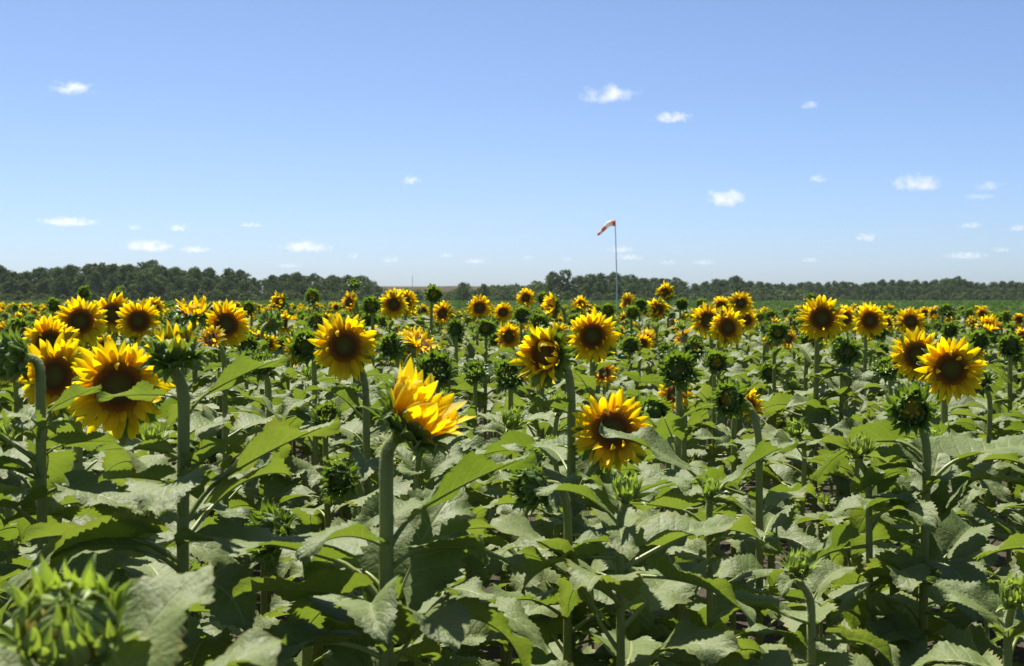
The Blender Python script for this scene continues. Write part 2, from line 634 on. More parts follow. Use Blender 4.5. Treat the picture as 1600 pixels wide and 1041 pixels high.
def T(x, y, z):
    return Matrix.Translation((x, y, z))


def RX(a):
    return Matrix.Rotation(rad(a), 4, 'X')


def RY(a):
    return Matrix.Rotation(rad(a), 4, 'Y')


def RZ(a):
    return Matrix.Rotation(rad(a), 4, 'Z')


def S(s):
    return Matrix.Scale(s, 4)


def ring(items, rng, name, pool, n, r, z, elev, ln, jit=10, a0=0, skip=0.0, tilt=8, arc=None):
    for i in range(n):
        if rng.random() < skip:
            continue
        a = a0 + 360 * (i + rng.uniform(-0.25, 0.25)) / n
        e = elev + rng.gauss(0, jit)
        M = RZ(a) @ T(r, 0, z) @ RY(-e) @ RZ(rng.gauss(0, 6)) @ RX(rng.gauss(0, tilt)) @ S(ln * rng.uniform(0.82, 1.15))
        items.append((name, rng.choice(pool), M))


def head_items(kind, rng, lod):
    """pieces of a head, facing +z; returns (body mb, body scale, items)"""
    it = []
    P, B, Y = PET[lod], BRA[lod], YBR[lod]
    flat = P[:7]
    few = 0.65 if lod == 'low' else 1.0
    k = lambda n: max(5, int(n * few))
    if kind == 'B':
        R = 0.056
        sag = rng.uniform(-6, 8)
        it.append(('disc', DISC[lod], S(R)))
        ring(it, rng, 'petal', flat, k(rng.randint(23, 26)), R * 0.98, 0.004, 16 + sag, 0.060, 13, 0, 0.04, 12)
        ring(it, rng, 'petal', flat, k(rng.randint(22, 25)), R * 0.96, 0.000, 0 + sag, 0.066, 12, 9, 0.04, 12)
        ring(it, rng, 'petal', P, k(10), R * 0.94, 0.006, 40, 0.050, 18, 4, 0.2, 14)
        ring(it, rng, 'bract', B, k(17), R * 0.92, -0.012, -10, 0.070, 12, 0)
        ring(it, rng, 'bract', B, k(13), R * 0.70, -0.022, -25, 0.062, 12, 5)
        return RECEP[lod], R, it
    if kind == 'H':         # opening head: petals still standing in a ragged cup
        R = 0.047
        it.append(('disc', DISC[lod], S(R)))
        ring(it, rng, 'petal', P, k(18), R * 0.98, 0.003, 46, 0.064, 16, 0, 0.08, 14)
        ring(it, rng, 'petal', P, k(16), R * 0.94, 0.004, 66, 0.060, 18, 9, 0.12, 16)
        ring(it, rng, 'bract', B, k(18), R * 1.02, -0.010, 28, 0.064, 16, 0)
        ring(it, rng, 'bract', B, k(16), R * 0.88, -0.020, 0, 0.060, 16, 10)
        ring(it, rng, 'bract', B, k(10), R * 0.55, -0.028, -20, 0.052, 14, 10)
        return RECEP[lod], R, it
    if kind == 'U':         # green cup with a fringe of first petals
        R = 0.050
        ring(it, rng, 'petal', flat, k(15), R * 0.78, 0.006, 82, 0.046, 14, 0, 0.15, 14)
        ring(it, rng, 'bract', B, k(17), R * 0.55, -0.036, 6, 0.062, 14, 0)
        ring(it, rng, 'bract', B, k(19), R * 0.86, -0.026, 30, 0.060, 14, 8)
        ring(it, rng, 'bract', B, k(19), R * 0.96, -0.010, 54, 0.056, 14, 0)
        ring(it, rng, 'bract', B, k(18), R * 0.94, 0.002, 78, 0.048, 14, 12)
        return GLOBE[lod], R, it
    if kind == 'V':         # compact tuft of upright petals over a wide green cup
        R = 0.050
        it.append(('disc', DISC[lod], S(R)))
        ring(it, rng, 'petal', flat, 22, R * 0.98, 0.002, 66, 0.074, 9, 0, 0.03, 10)
        ring(it, rng, 'petal', flat, 18, R * 0.86, 0.004, 80, 0.070, 10, 9, 0.05, 10)
        ring(it, rng, 'petal', P, 10, R * 0.70, 0.006, 92, 0.056, 12, 4, 0.05, 10)
        ring(it, rng, 'bract', B, 19, R * 1.04, -0.008, 58, 0.058, 12, 0)
        ring(it, rng, 'bract', B, 19, R * 1.00, -0.018, 36, 0.062, 12, 10)
        ring(it, rng, 'bract', B, 15, R * 0.80, -0.028, 12, 0.060, 12, 4)
        return RECEP[lod], R, it
    if kind in ('C', 'Y'):  # closed bud; Y shows a yellow tuft
        R = 0.048
        ring(it, rng, 'bract', B, k(15), R * 0.55, -0.036, 12, 0.056, 16, 0)
        ring(it, rng, 'bract', B, k(17), R * 0.86, -0.022, 44, 0.052, 15, 8)
        ring(it, rng, 'bract', B, k(18), R * 0.92, -0.006, 66, 0.052, 15, 0)
        ring(it, rng, 'bract', B, k(16), R * 0.86, 0.006, 96, 0.042, 15, 12)
        if kind == 'Y':
            ring(it, rng, 'petal', P[:7], k(9), R * 0.62, 0.008, 122, 0.030, 12, 0)
            ring(it, rng, 'bract', B, k(7), R * 0.70, 0.012, 110, 0.032, 12, 0)
        else:
            ring(it, rng, 'bract', B, k(13), R * 0.64, 0.013, 122, 0.034, 14, 0)
        return GLOBE[lod], R, it
    if kind == 'G':         # large spiky young bud
        R = 0.052
        ring(it, rng, 'bract', Y, 18, R * 0.60, -0.036, 26, 0.058, 14, 0)
        ring(it, rng, 'bract', Y, 20, R * 0.88, -0.022, 52, 0.052, 13, 8)
        ring(it, rng, 'bract', Y, 20, R * 0.94, -0.006, 76, 0.046, 13, 0)
        ring(it, rng, 'bract', Y, 18, R * 0.86, 0.008, 100, 0.038, 13, 12)
        ring(it, rng, 'bract', Y, 15, R * 0.66, 0.016, 118, 0.032, 12, 0)
        ring(it, rng, 'bract', Y, 10, R * 0.40, 0.019, 125, 0.026, 12, 0)
        return GLOBE[lod], R, it
    # T: tight young bud
    R = 0.036
    ring(it, rng, 'bract', Y, k(14), R * 0.55, -0.028, 28, 0.060, 16, 0)
    ring(it, rng, 'bract', Y, k(15), R * 0.80, -0.014, 58, 0.052, 12, 8)
    ring(it, rng, 'bract', Y, k(14), R * 0.80, 0.000, 86, 0.042, 12, 0)
    ring(it, rng, 'bract', Y, k(11), R * 0.62, 0.010, 110, 0.032, 12, 12)
    return GLOBE[lod], R, it


SIZE = {'U': 0.155, 'V': 0.165, 'B': 0.243, 'H': 0.18, 'C': 0.142, 'Y': 0.142, 'T': 0.12, 'G': 0.135}


def facing(yaw, pitch):
    return Vector((math.sin(rad(yaw)) * math.cos(rad(pitch)), -math.cos(rad(yaw)) * math.cos(rad(pitch)), math.sin(rad(pitch))))


def stem_points(base, head, n, s, rng, steps):
    """from the ground up, then bending into the back of the head"""
    back = head - n * 0.040 * s
    low = back - n * 0.075 - Vector((0, 0, 0.045))
    off = math.hypot(back.x - base.x, back.y - base.y)
    top = max(0.3, back.z - (0.075 + 1.1 * off if n.z < 0.3 else 0.06 + 0.8 * off))
    lean = Vector((rng.uniform(-.012, .012), rng.uniform(-.012, .012), 0))
    pts = []
    k = steps
    for i in range(k):
        f = i / k
        p = Vector((base.x, base.y, 0)).lerp(Vector((base.x, base.y, top)), f)
        pts.append(p + lean * math.sin(f * math.pi))
    A = Vector((base.x, base.y, top))
    Bc = Vector((base.x, base.y, back.z - 0.02 if n.z < 0.3 else top + 0.05 + 0.5 * off))
    Cc = back - n * min(0.06, 0.02 + 0.5 * off)
    for i in range(0, 9):
        f = i / 8
        p = A * (1 - f) ** 3 + Bc * 3 * f * (1 - f) ** 2 + Cc * 3 * f * f * (1 - f) + back * f ** 3
        pts.append(p)
    return pts


HEADS_GUARD = []        # (px, py, radius, distance) of the heads the photograph shows clearly


def leaf_clear(M, L, dist_self):
    for f, g in ((0.4, 0), (0.7, -.28), (0.7, .28), (0.75, 0), (1.0, -.2), (1.0, .2), (1.15, 0), (1.4, 0)):
        p = M @ Vector((f, g, 0.15))
        x, y, d = proj(p)
        for hx, hy, hr, hd in HEADS_GUARD:
            if d < hd - 0.03 and (x - hx) ** 2 + (y - hy) ** 2 < (hr * 0.95 + 0.10 * L * FPX / max(d, 0.5)) ** 2:
                return False
    return True


def plan_leaves(rng, pts, head, n, kind, s, zmin, custom, guard=True):
    """list of (variant, local-to-world matrix)"""
    out = []
    ztop = pts[-1].z - (0.02 if kind in 'TG' else 0.13 * s + 0.035)
    def on_stem(z):
        for a, b in zip(pts[:-1], pts[1:]):
            if a.z <= z <= b.z:
                return a.lerp(b, (z - a.z) / max(1e-6, b.z - a.z))
        return pts[-1].copy() if z > pts[-1].z else pts[0].copy()
    for (z, az, L, var, tilt) in custom:
        p = on_stem(z)
        out.append((var, T(*p) @ RZ(az) @ RX(tilt) @ S(L)))
    z = ztop
    az = rng.uniform(0, 360)
    first = True
    while z > zmin:
        drop = ztop - z
        if kind in 'TG':
            L = 0.115 + 0.50 * drop
        else:
            L = 0.125 + 0.46 * drop
        L = min(L, 0.222) * rng.uniform(0.82, 1.14) * (0.85 + 0.15 * s)
        var = rng.choice(SMALL) if L < 0.15 else rng.choice(BIG + [18])
        p = on_stem(z)
        for tr in range(7):
            M = T(*p) @ RZ(az + rng.uniform(-25, 25)) @ RX(rng.gauss(0, 15)) @ RY(rng.gauss(7, 13)) @ S(L)
            if not guard or leaf_clear(M, L, 0):
                out.append((var, M))
                break
            az += 51
        az += 137.5
        z -= rng.uniform(0.028, 0.046) * (1.0 if kind != 'T' else 0.85) + (0.008 if L > 0.2 else 0)
    return out


PLANTS = []     # dictionaries: base, head, n, kind, s, dist, label, pts ...


def plan_plant(px, py, diam, kind, yaw=0, pitch=10, dist=None, stem=None, label=None, leaves=(), hero=True, zmin=None):
    if dist is None:
        dist = SIZE[kind] * 0.97 * FPX / diam
    head = at(px, py, dist)
    s = diam * dist / FPX / SIZE[kind]
    n = facing(yaw, pitch)
    if stem is not None:
        b = at(stem[0], stem[1], dist + 0.02)
        base = Vector((b.x, b.y, 0))
    else:
        nh = Vector((n.x, n.y, 0))
        base = Vector((head.x, head.y, 0)) - nh * 0.10
    PLANTS.append(dict(base=base, head=head, n=n, kind=kind, s=s, dist=dist, label=label, leaves=leaves, hero=hero, zmin=zmin, px=px, py=py, diam=diam))
    if hero:
        HEADS_GUARD.append((px, py, diam / 2, dist))


# ---- heads the photograph shows one by one: (x, y, size) in it, kind, yaw, pitch
# leaves: (height on the stem, azimuth, length, shape, roll)
plan_plant(186, 606, 172, 'B', 4, 8, 2.95, (192, 760), 'big sunflower with a wide dark disc, half hidden behind a pointed leaf')
plan_plant(88, 588, 135, 'B', -12, 6, 3.35, None, 'sunflower in bloom tucked behind the biggest dark-disced one')
plan_plant(272, 545, 104, 'U', 20, 70, 2.5, (288, 760), 'green head facing the sky with yellow petals just showing, on a thick pale stem',
           leaves=((1.465, 182, 0.115, 19, 32), (1.43, 15, 0.15, 21, -20), (1.30, 225, 0.12, 18, 25), (1.17, 200, 0.2, 18, 25), (1.24, 20, 0.24, 21, -20), (1.17, 200, 0.27, 6, 12)))
plan_plant(14, 560, 96, 'C', -48, 0, 2.75, (64, 760), 'dark green bud nodding on a hooked stem beside the big bloom',
           leaves=((1.41, 18, 0.095, 21, -35), (1.335, 10, 0.11, 18, -30), (1.33, 200, 0.21, 5, 15), (1.2, 150, 0.26, 1, 5)))
plan_plant(644, 656, 142, 'V', 66, 46, 2.35, (604, 860), 'half-open sunflower leaning over with ragged upright petals on a stout hairy stem',
           leaves=((1.225, 8, 0.21, 21, -22), (1.10, 66, 0.24, 20, 10), (1.11, 200, 0.19, 18, 28), (1.13, 165, 0.29, 18, 4), (1.05, 120, 0.25, 10, 0), (1.02, 300, 0.22, 7, 0)))
plan_plant(104, 975, 215, 'G', 10, 48, 1.25, None, 'large spiky green bud low among broad leaves, seen from above',
           leaves=((1.21, 52, 0.185, 20, 0), (1.19, 150, 0.2, 18, 0), (1.15, 10, 0.2, 18, -10)))
plan_plant(957, 674, 142, 'B', 5, 24, 3.5, None, 'sunflower low among the leaves with a leaf lying across its red-brown disc')
plan_plant(538, 541, 112, 'B', 12, 8, 4.4, (572, 640), 'sunflower with petals curled in at the lower edge of its disc')
plan_plant(926, 526, 90, 'B', -3, 6, 5.4, None, 'round sunflower with an even ring of petals, behind a half-open head')
plan_plant(852, 555, 98, 'H', -34, 4, 3.6, (893, 700), 'half-open sunflower turned aside with petals folded over its disc')
plan_plant(1486, 577, 113, 'B', -6, 4, 4.4, None, 'large sunflower overlapping another bloom, just above a yellow-hearted bud')
plan_plant(1434, 556, 92, 'B', -16, 8, 4.9, None, 'sunflower half hidden behind the large bloom beside it')
plan_plant(1424, 640, 82, 'Y', -10, 0, 3.3, (1448, 760), 'dark bud with a dull yellow heart under the overlapping pair of blooms',
           leaves=((1.20, 18, 0.27, 18, 6), (1.10, 60, 0.24, 20, 0), (1.27, 160, 0.22, 6, 20)))
plan_plant(1140, 624, 64, 'Y', -38, 2, 3.7, (1186, 740), 'bud on a bent stem with a yellow tuft opening in its heart')
plan_plant(1060, 578, 66, 'C', 0, 16, 4.2, (1061, 680), 'closed round bud on a straight stem above a leaf pair')
plan_plant(980, 764, 72, 'T', 10, 62, 2.7, (968, 900), 'pale young bud with overlapping scales in front of the leaf-crossed bloom',
           leaves=((1.255, 10, 0.13, 13, 0), (1.215, 175, 0.15, 14, 0), (1.13, 20, 0.24, 1, 0), (1.07, 190, 0.25, 5, 0)))
plan_plant(1110, 762, 52, 'T', 0, 75, 3.15, (1108, 860), 'slim young bud beside the pale scaly bud',
           leaves=((1.235, 174, 0.20, 21, -8), (1.17, 20, 0.2, 21, -20), (1.13, 185, 0.18, 18, 20)))
plan_plant(1345, 697, 58, 'T', 0, 68, 3.3, (1357, 800), 'young bud cupped by small upright leaves under the round stalked bud')
plan_plant(1248, 880, 66, 'T', -8, 65, 2.75, (1268, 980), 'young pale green bud sunk deep among broad leaves')
plan_plant(1584, 928, 78, 'T', -10, 55, 2.55, None, 'yellowish young bud low at the edge of the field, scales spreading')
plan_plant(476, 735, 36, 'T', 0, 70, None, None, 'small pale bud in a hollow between broad leaves')
plan_plant(1084, 722, 38, 'T', 0, 60, None, None, 'small green bud hidden behind the stalk of a round bud')
plan_plant(1286, 784, 38, 'T', 0, 75, None, None, 'small whitish young bud between two taller young buds')
plan_plant(78, 538, 96, 'B', 20, 4, None, None, 'sunflower beside the nodding dark bud, its disc turned aside')
plan_plant(126, 503, 88, 'B', 6, 8, None, None, 'sunflower with a narrow oval disc rising behind the biggest bloom')
plan_plant(176, 491, 74, 'B', 14, 6, None, None, 'sunflower standing between two other blooms in a crowded row')
plan_plant(217, 502, 78, 'B', 2, 8, None, None, 'sunflower with a green-centred disc beside the sky-facing head')
plan_plant(353, 508, 84, 'B', 26, 12, None, None, 'sunflower with long petals and its disc turned off, past the sky-facing head')
plan_plant(303, 487, 62, 'H', 10, 70, None, None, 'upward-facing head fringed with short yellow petals')
plan_plant(330, 530, 52, 'B', -20, 30, 4.9, None, None)
plan_plant(240, 482, 40, 'B', 10, 10, None, None, None)
plan_plant(615, 476, 52, 'B', 20, 8, None, None, 'left bloom of a touching pair against the far field')
plan_plant(632, 472, 48, 'B', 0, 10, None, None, 'bloom with tall pointed petals, touching its twin, against the far field')
plan_plant(437, 471, 32, 'H', -40, 8, None, None, None)
plan_plant(424, 503, 42, 'C', 160, 10, None, None, 'head turned away on a hooked stem, showing its green back')
plan_plant(546, 472, 40, 'B', -45, 8, None, None, None)
plan_plant(656, 537, 76, 'B', 60, 55, 4.9, None, 'sunflower tipped back so only upper petals show, above a big leafy bud')
plan_plant(692, 490, 44, 'B', -30, 8, None, None, None)
plan_plant(749, 481, 46, 'B', 10, 14, None, None, None)
plan_plant(786, 488, 36, 'B', 0, 10, None, None, None)
plan_plant(796, 526, 52, 'B', -30, 0, None, None, None)
plan_plant(822, 466, 36, 'B', -5, 20, None, None, None)
plan_plant(864, 478, 40, 'H', -60, 10, None, None, 'narrow side-on bloom with petals swept to one side')
plan_plant(907, 476, 28, 'H', -10, 30, None, None, None)
plan_plant(981, 472, 34, 'B', -50, 10, None, None, None)
plan_plant(1040, 457, 30, 'H', -20, 10, None, None, 'small bloom held highest, against the dark trees')
plan_plant(1028, 483, 36, 'H', 0, 0, None, None, None)
plan_plant(1136, 512, 68, 'B', 18, 4, None, None, 'oval-disced sunflower at the front of a tight cluster of blooms')
plan_plant(1106, 500, 60, 'B', -20, 8, None, None, 'sunflower at the back of the tight cluster')
plan_plant(1157, 474, 44, 'B', 0, 12, None, None, None)
plan_plant(1167, 500, 38, 'B', 10, 4, None, None, None)
plan_plant(1127, 478, 36, 'B', -10, 20, None, None, None)
plan_plant(1284, 498, 82, 'B', 0, 14, None, None, 'broad sunflower overlapping a smaller one beside it')
plan_plant(1319, 497, 50, 'B', 10, 14, None, None, 'smaller bloom partly behind the broad sunflower')
plan_plant(1359, 501, 62, 'B', 0, 2, None, None, 'neat round sunflower facing straight out with a small green-centred disc')
plan_plant(1423, 503, 54, 'B', -4, 18, None, None, 'sunflower with a bud poking up over its lower petals')
plan_plant(1459, 490, 28, 'B', -60, 6, None, None, None)
plan_plant(1545, 510, 38, 'H', 0, 50, None, None, None)
plan_plant(1506, 515, 22, 'B', -10, 0, None, None, None)
plan_plant(1592, 500, 26, 'B', 0, 10, None, None, None)
plan_plant(1598, 525, 28, 'H', -30, 20, None, None, None)
plan_plant(410, 570, 56, 'C', -20, 60, None, None, 'feathery green bud tilted to the sky on a bent stem')
plan_plant(478, 541, 58, 'C', -10, 0, None, None, 'dark bud in the shadow just beside the curled-petal sunflower')
plan_plant(680, 578, 72, 'C', 10, 30, None, None, 'large leafy green bud in front of the tipped-back bloom')
plan_plant(612, 541, 50, 'C', -10, 5, None, None, 'dark round bud between the curled-petal sunflower and a tipped-back bloom')
plan_plant(712, 513, 34, 'C', 0, 20, None, None, None)
plan_plant(759, 513, 34, 'Y', 0, 5, None, None, None)
plan_plant(795, 586, 56, 'C', -5, 30, None, None, 'shadowed bud on a stalk beside the side-turned half-open head')
plan_plant(742, 580, 44, 'C', 0, 50, None, None, None)
plan_plant(1324, 551, 48, 'C', 0, 8, None, None, 'neat ball-shaped bud on a tall straight stalk')
plan_plant(1215, 519, 38, 'Y', 0, 0, None, None, None)
plan_plant(1266, 532, 42, 'Y', 0, -5, None, None, None)
plan_plant(1202, 582, 36, 'C', -15, 0, None, None, None)
plan_plant(1240, 602, 32, 'T', 0, 60, None, None, None)
plan_plant(1530, 532, 38, 'C', 0, 0, None, None, None)
plan_plant(1578, 540, 46, 'C', -20, 0, None, None, None)
plan_plant(1120, 566, 42, 'Y', 0, 5, None, None, None)
plan_plant(1084, 546, 44, 'Y', 20, 30, None, None, None)
plan_plant(985, 540, 34, 'C', 0, 10, None, None, None)
plan_plant(1001, 476, 24, 'C', 0, 10, None, None, None)
plan_plant(1478, 486, 28, 'C', 0, 30, None, None, None)
plan_plant(1268, 468, 26, 'C', -10, 40, None, None, 'spiky bud standing up against the far crop')
plan_plant(84, 476, 26, 'Y', 0, 10, None, None, 'bud with a yellowish heart rising clear of a crowded row')
plan_plant(131, 457, 24, 'Y', -10, 10, None, None, 'spiky bud held high against the dark trees')
plan_plant(187, 455, 20, 'C', -30, 40, None, None, 'little bud with two leaves held high against the dark trees')
plan_plant(388, 481, 26, 'Y', -5, 10, None, None, None)
plan_plant(488, 463, 28, 'Y', 0, 20, None, None, None)
plan_plant(553, 443, 22, 'C', 0, 50, None, None, 'bud on the tallest stalk, reaching above the far trees')
plan_plant(580, 477, 34, 'Y', 0, 5, None, None, None)
plan_plant(677, 460, 32, 'Y', 10, 5, None, None, 'spiky round bud standing out against the brown bank')
plan_plant(1065, 475, 24, 'C', 0, 10, None, None, None)
plan_plant(1096, 476, 22, 'Y', 0, 10, None, None, None)
plan_plant(848, 466, 24, 'C', 0, 20, None, None, None)
plan_plant(950, 485, 26, 'Y', 0, 5, None, None, None)
plan_plant(988, 488, 26, 'Y', 0, 5, None, None, None)
plan_plant(815, 492, 32, 'C', 0, 5, None, None, None)
plan_plant(842, 505, 40, 'C', -10, 20, None, None, None)
plan_plant(1485, 515, 30, 'C', 0, 5, None, None, None)


# ---- the rest of the crop
def field_edge(xr):
    """far edge of the sunflowers along a line of sight with slope xr"""
    return 27.0 - 26.0 * xr + 1.5 * math.sin(xr * 23)


FR = random.Random(77)
cells = {}


def cell_free(x, y, dmin):
    cx, cyy = int(x // 0.5), int(y // 0.5)
    for i in (-1, 0, 1):
        for j in (-1, 0, 1):
            for (a, b) in cells.get((cx + i, cyy + j), ()):
                if (a - x) ** 2 + (b - y) ** 2 < dmin * dmin:
                    return False
    return True


def cell_put(x, y):
    cells.setdefault((int(x // 0.5), int(y // 0.5)), []).append((x, y))


for p in PLANTS:
    cell_put(p['base'].x, p['base'].y)
FILL = []
for tr in range(26000):
    y = math.sqrt(FR.uniform(2.2 ** 2, 36 ** 2))
    half = 0.372 * y + 0.45
    side = half + 2.5
    x = FR.uniform(-side, side)
    if y > field_edge(x / y):
        continue
    if y < 2.6 and abs(x) < half:
        continue
    if not cell_free(x, y, 0.30 if y < 8 else 0.31):
        continue
    inview = abs(x) < half
    r = FR.random()
    kind = 'B' if r < 0.25 else 'H' if r < 0.36 else 'C' if r < 0.68 else 'Y' if r < 0.87 else 'T'
    drop = FR.uniform(0.15, 0.35) if y > 6 else FR.uniform(0.24, 0.44)
    if y < 5.2 and inview:
        kind = FR.choice('TTC')
        drop = FR.uniform(0.34, 0.52)
    s = FR.uniform(0.8, 1.05)
    if kind in 'BH':
        s *= FR.uniform(0.68, 0.95)
    if kind in 'BH':
        yaw, pit = FR.gauss(-2, 30), FR.gauss(10, 12)
    elif kind == 'T':
        yaw, pit = FR.uniform(-40, 40), FR.uniform(45, 80)
    else:
        yaw, pit = FR.gauss(0, 35), FR.gauss(18, 22)
    head = Vector((x, y, EYE - drop))
    # keep the heads seen in the photograph in view
    ok = True
    hx, hy, hd = proj(head)
    hr = SIZE[kind] * s * FPX / hd / 2
    for gx, gy, gr, gd in HEADS_GUARD:
        if hd < gd + 0.05 and (hx - gx) ** 2 + (hy - gy) ** 2 < (hr + gr * 0.9) ** 2:
            ok = False
            break
    if not ok:
        continue
    n = facing(yaw, pit)
    base = Vector((x - n.x * 0.1, y - n.y * 0.1, 0))
    cell_put(x, y)
    FILL.append(dict(base=base, head=head, n=n, kind=kind, s=s, dist=hd, label=None, leaves=(), hero=False, zmin=None, px=hx, py=hy, diam=hr * 2, inview=inview))

seen = sorted([f for f in FILL if f['inview']], key=lambda f: f['dist'])
n_things = 300 - len(PLANTS)
THINGS = PLANTS + seen[:n_things]
REST = seen[n_things:] + [f for f in FILL if not f['inview']]
print('plants', len(PLANTS), 'fill', len(FILL), 'things to', THINGS[-1]['dist'], 'rest', len(REST))

KINDWORD = {'U': 'sunflower', 'V': 'sunflower', 'B': 'blooming sunflower', 'H': 'opening sunflower', 'C': 'closed-bud sunflower', 'Y': 'sunflower with yellow-hearted bud', 'T': 'young sunflower with pale bud', 'G': 'young sunflower'}


def stem_radius(p):
    return {'U': 0.0115, 'V': 0.0122, 'B': 0.0112, 'H': 0.0112, 'C': 0.0102, 'Y': 0.0102, 'T': 0.0085, 'G': 0.010}[p['kind']] * (0.75 + 0.25 * p['s'])


def stem_mb(p, rng, pts, sides, hairs=0):
    b = MB()
    r = stem_radius(p)
    N = len(pts)
    b.tube([q_ - p['base'] for q_ in pts], [r * (1.2 - 0.32 * i / N) * (1 + rng.uniform(-.04, .04)) * (1.25 if i == N - 1 else 1.0) for i in range(N)], sides, 'stem')
    for i in range(hairs):
        f = rng.uniform(0.45, 0.99) * (N - 1)
        k = int(f)
        c = pts[k].lerp(pts[min(k + 1, N - 1)], f - k) - p['base']
        a = rng.uniform(0, 6.283)
        o = Vector((math.cos(a), math.sin(a), 0))
        side = Vector((-math.sin(a), math.cos(a), 0)) * 0.00028
        st = c + o * r * 0.9
        tip = st + o * rng.uniform(0.002, 0.005) + Vector((0, 0, rng.uniform(-.0012, .0015)))
        i0, i1, i2 = b.vert(st - side), b.vert(st + side), b.vert(tip)
        b.face((i0, i1, i2), 'stem_hair')
    return b


def head_matrix(p, rng):
    qn = p['n'].to_track_quat('Z', 'Y')
    return Matrix.Translation(p['head'] - p['base']) @ qn.to_matrix().to_4x4() @ RZ(rng.uniform(0, 360)) @ S(p['s'])


# joined heads for the plants whose petals are only a few pixels across
POOL = {}


def pooled_head(kind, rng):
    if kind not in POOL:
        POOL[kind] = []
        for v in range(6):
            r2 = random.Random(900 + v * 7 + ord(kind))
            body, bs, items = head_items(kind, r2, 'mid')
            groups = {}
            for nm, mb, M in items:
                groups.setdefault(nm, MB()).add(mb, M)
            bm = MB()
            bm.add(body, S(bs))
            POOL[kind].append((bm.mesh('flower_head'), {k: g.mesh(k) for k, g in groups.items()}))
    return rng.choice(POOL[kind])


def build_thing(p, idx):
    rng = random.Random(3000 + idx)
    near = p['dist'] < 6.2
    root = bpy.data.objects.new('sunflower', None)
    COL.objects.link(root)
    root.location = p['base']
    root.empty_display_size = 0.1
    near_k = min((q2 for q2 in THINGS if q2 is not p), key=lambda q2: (q2['base'] - p['base']).length)
    tilt = math.degrees(math.asin(max(-1, min(1, p['n'].z))))
    turn = abs(math.degrees(math.atan2(p['n'].x, -p['n'].y)))
    pose = 'tipped to the sky' if tilt > 35 else 'nodding' if tilt < -2 else 'turned aside' if turn > 32 else 'held half upright' if tilt > 16 else 'facing straight out'
    rise = 'tall' if p['head'].z > 1.45 else 'low' if p['head'].z < 1.3 else 'middling'
    beside = {'U': 'an opening head', 'V': 'an opening head', 'B': 'a bloom', 'H': 'an opening head', 'C': 'a closed bud', 'Y': 'a yellow-hearted bud', 'T': 'a young bud', 'G': 'a big bud'}[near_k['kind']]
    auto = '%s %s, %s, beside %s, %s rows' % (rise, KINDWORD[p['kind']], pose, beside, 'front' if p['dist'] < 7 else 'middle')
    lab = p['label'] or auto
    tag(root, lab, 'sunflower', 'sunflowers growing in the field')
    pts = stem_points(p['base'], p['head'], p['n'], p['s'], rng, 12 if near else 6)
    hairs = 3200 if p['dist'] < 3.0 else (900 if p['dist'] < 4.6 else 0)
    obj('stem', stem_mb(p, rng, pts, 18 if near else 7, hairs).mesh('stem'), root)
    zmin = p['zmin'] if p['zmin'] is not None else (0.34 if p['dist'] < 4.5 else 0.60 if p['dist'] < 8 else 0.86)
    lod = 'near' if p['dist'] < 7 else 'mid'
    Tb = Matrix.Translation(-p['base'])
    for var, M in plan_leaves(rng, pts, p['head'], p['n'], p['kind'], p['s'], zmin, p['leaves']):
        obj('leaf', shared(LEAF[lod][var], 'leaf'), root, Tb @ M)
    HM = head_matrix(p, rng)
    split = (p['kind'] in 'BHUV' and p['diam'] >= 76) or (p['kind'] in 'CYTG' and p['diam'] >= 55)
    hname = 'flower_head' if p['kind'] in 'BHUV' else 'flower_bud'
    if split:
        body, bs, items = head_items(p['kind'], rng, 'near')
        bm = MB()
        bm.add(body, S(bs))
        h = obj(hname, bm.mesh(hname), root, HM)
        for nm, mb, M in items:
            obj(nm, shared(mb, nm), h, M)
    else:
        me, groups = pooled_head(p['kind'], rng)
        h = obj(hname, me, root, HM)
        for nm, g in groups.items():
            obj({'petal': 'petal_ring', 'bract': 'bract_ring'}.get(nm, nm), g, h)


# ------------------------------------------------------------------ setting: ground, far field, bank
def sheet(name, x0, x1, y0, y1, z, nx, ny, mat, fz=None):
    b = MB()
    g = [[b.vert((x0 + (x1 - x0) * i / nx, y0 + (y1 - y0) * j / ny, z + (fz(x0 + (x1 - x0) * i / nx, y0 + (y1 - y0) * j / ny) if fz else 0))) for i in range(nx + 1)] for j in range(ny + 1)]
    for j in range(ny):
        for i in range(nx):
            b.face((g[j][i], g[j][i + 1], g[j + 1][i + 1], g[j + 1][i]), mat)
    return obj(name, b.mesh(name))


tag(sheet('ground', -3000, 3000, -60, 6000, -0.02, 30, 30, 'meadow'), 'flat grassy farmland reaching to the horizon', kind='structure')
tag(sheet('field_soil', -40, 40, -6, 40, 0.0, 160, 92, 'soil', lambda x, y: 0.03 * noise.noise(Vector((x * 1.7, y * 1.7, 0)))), 'brown soil under the sunflowers', kind='structure')


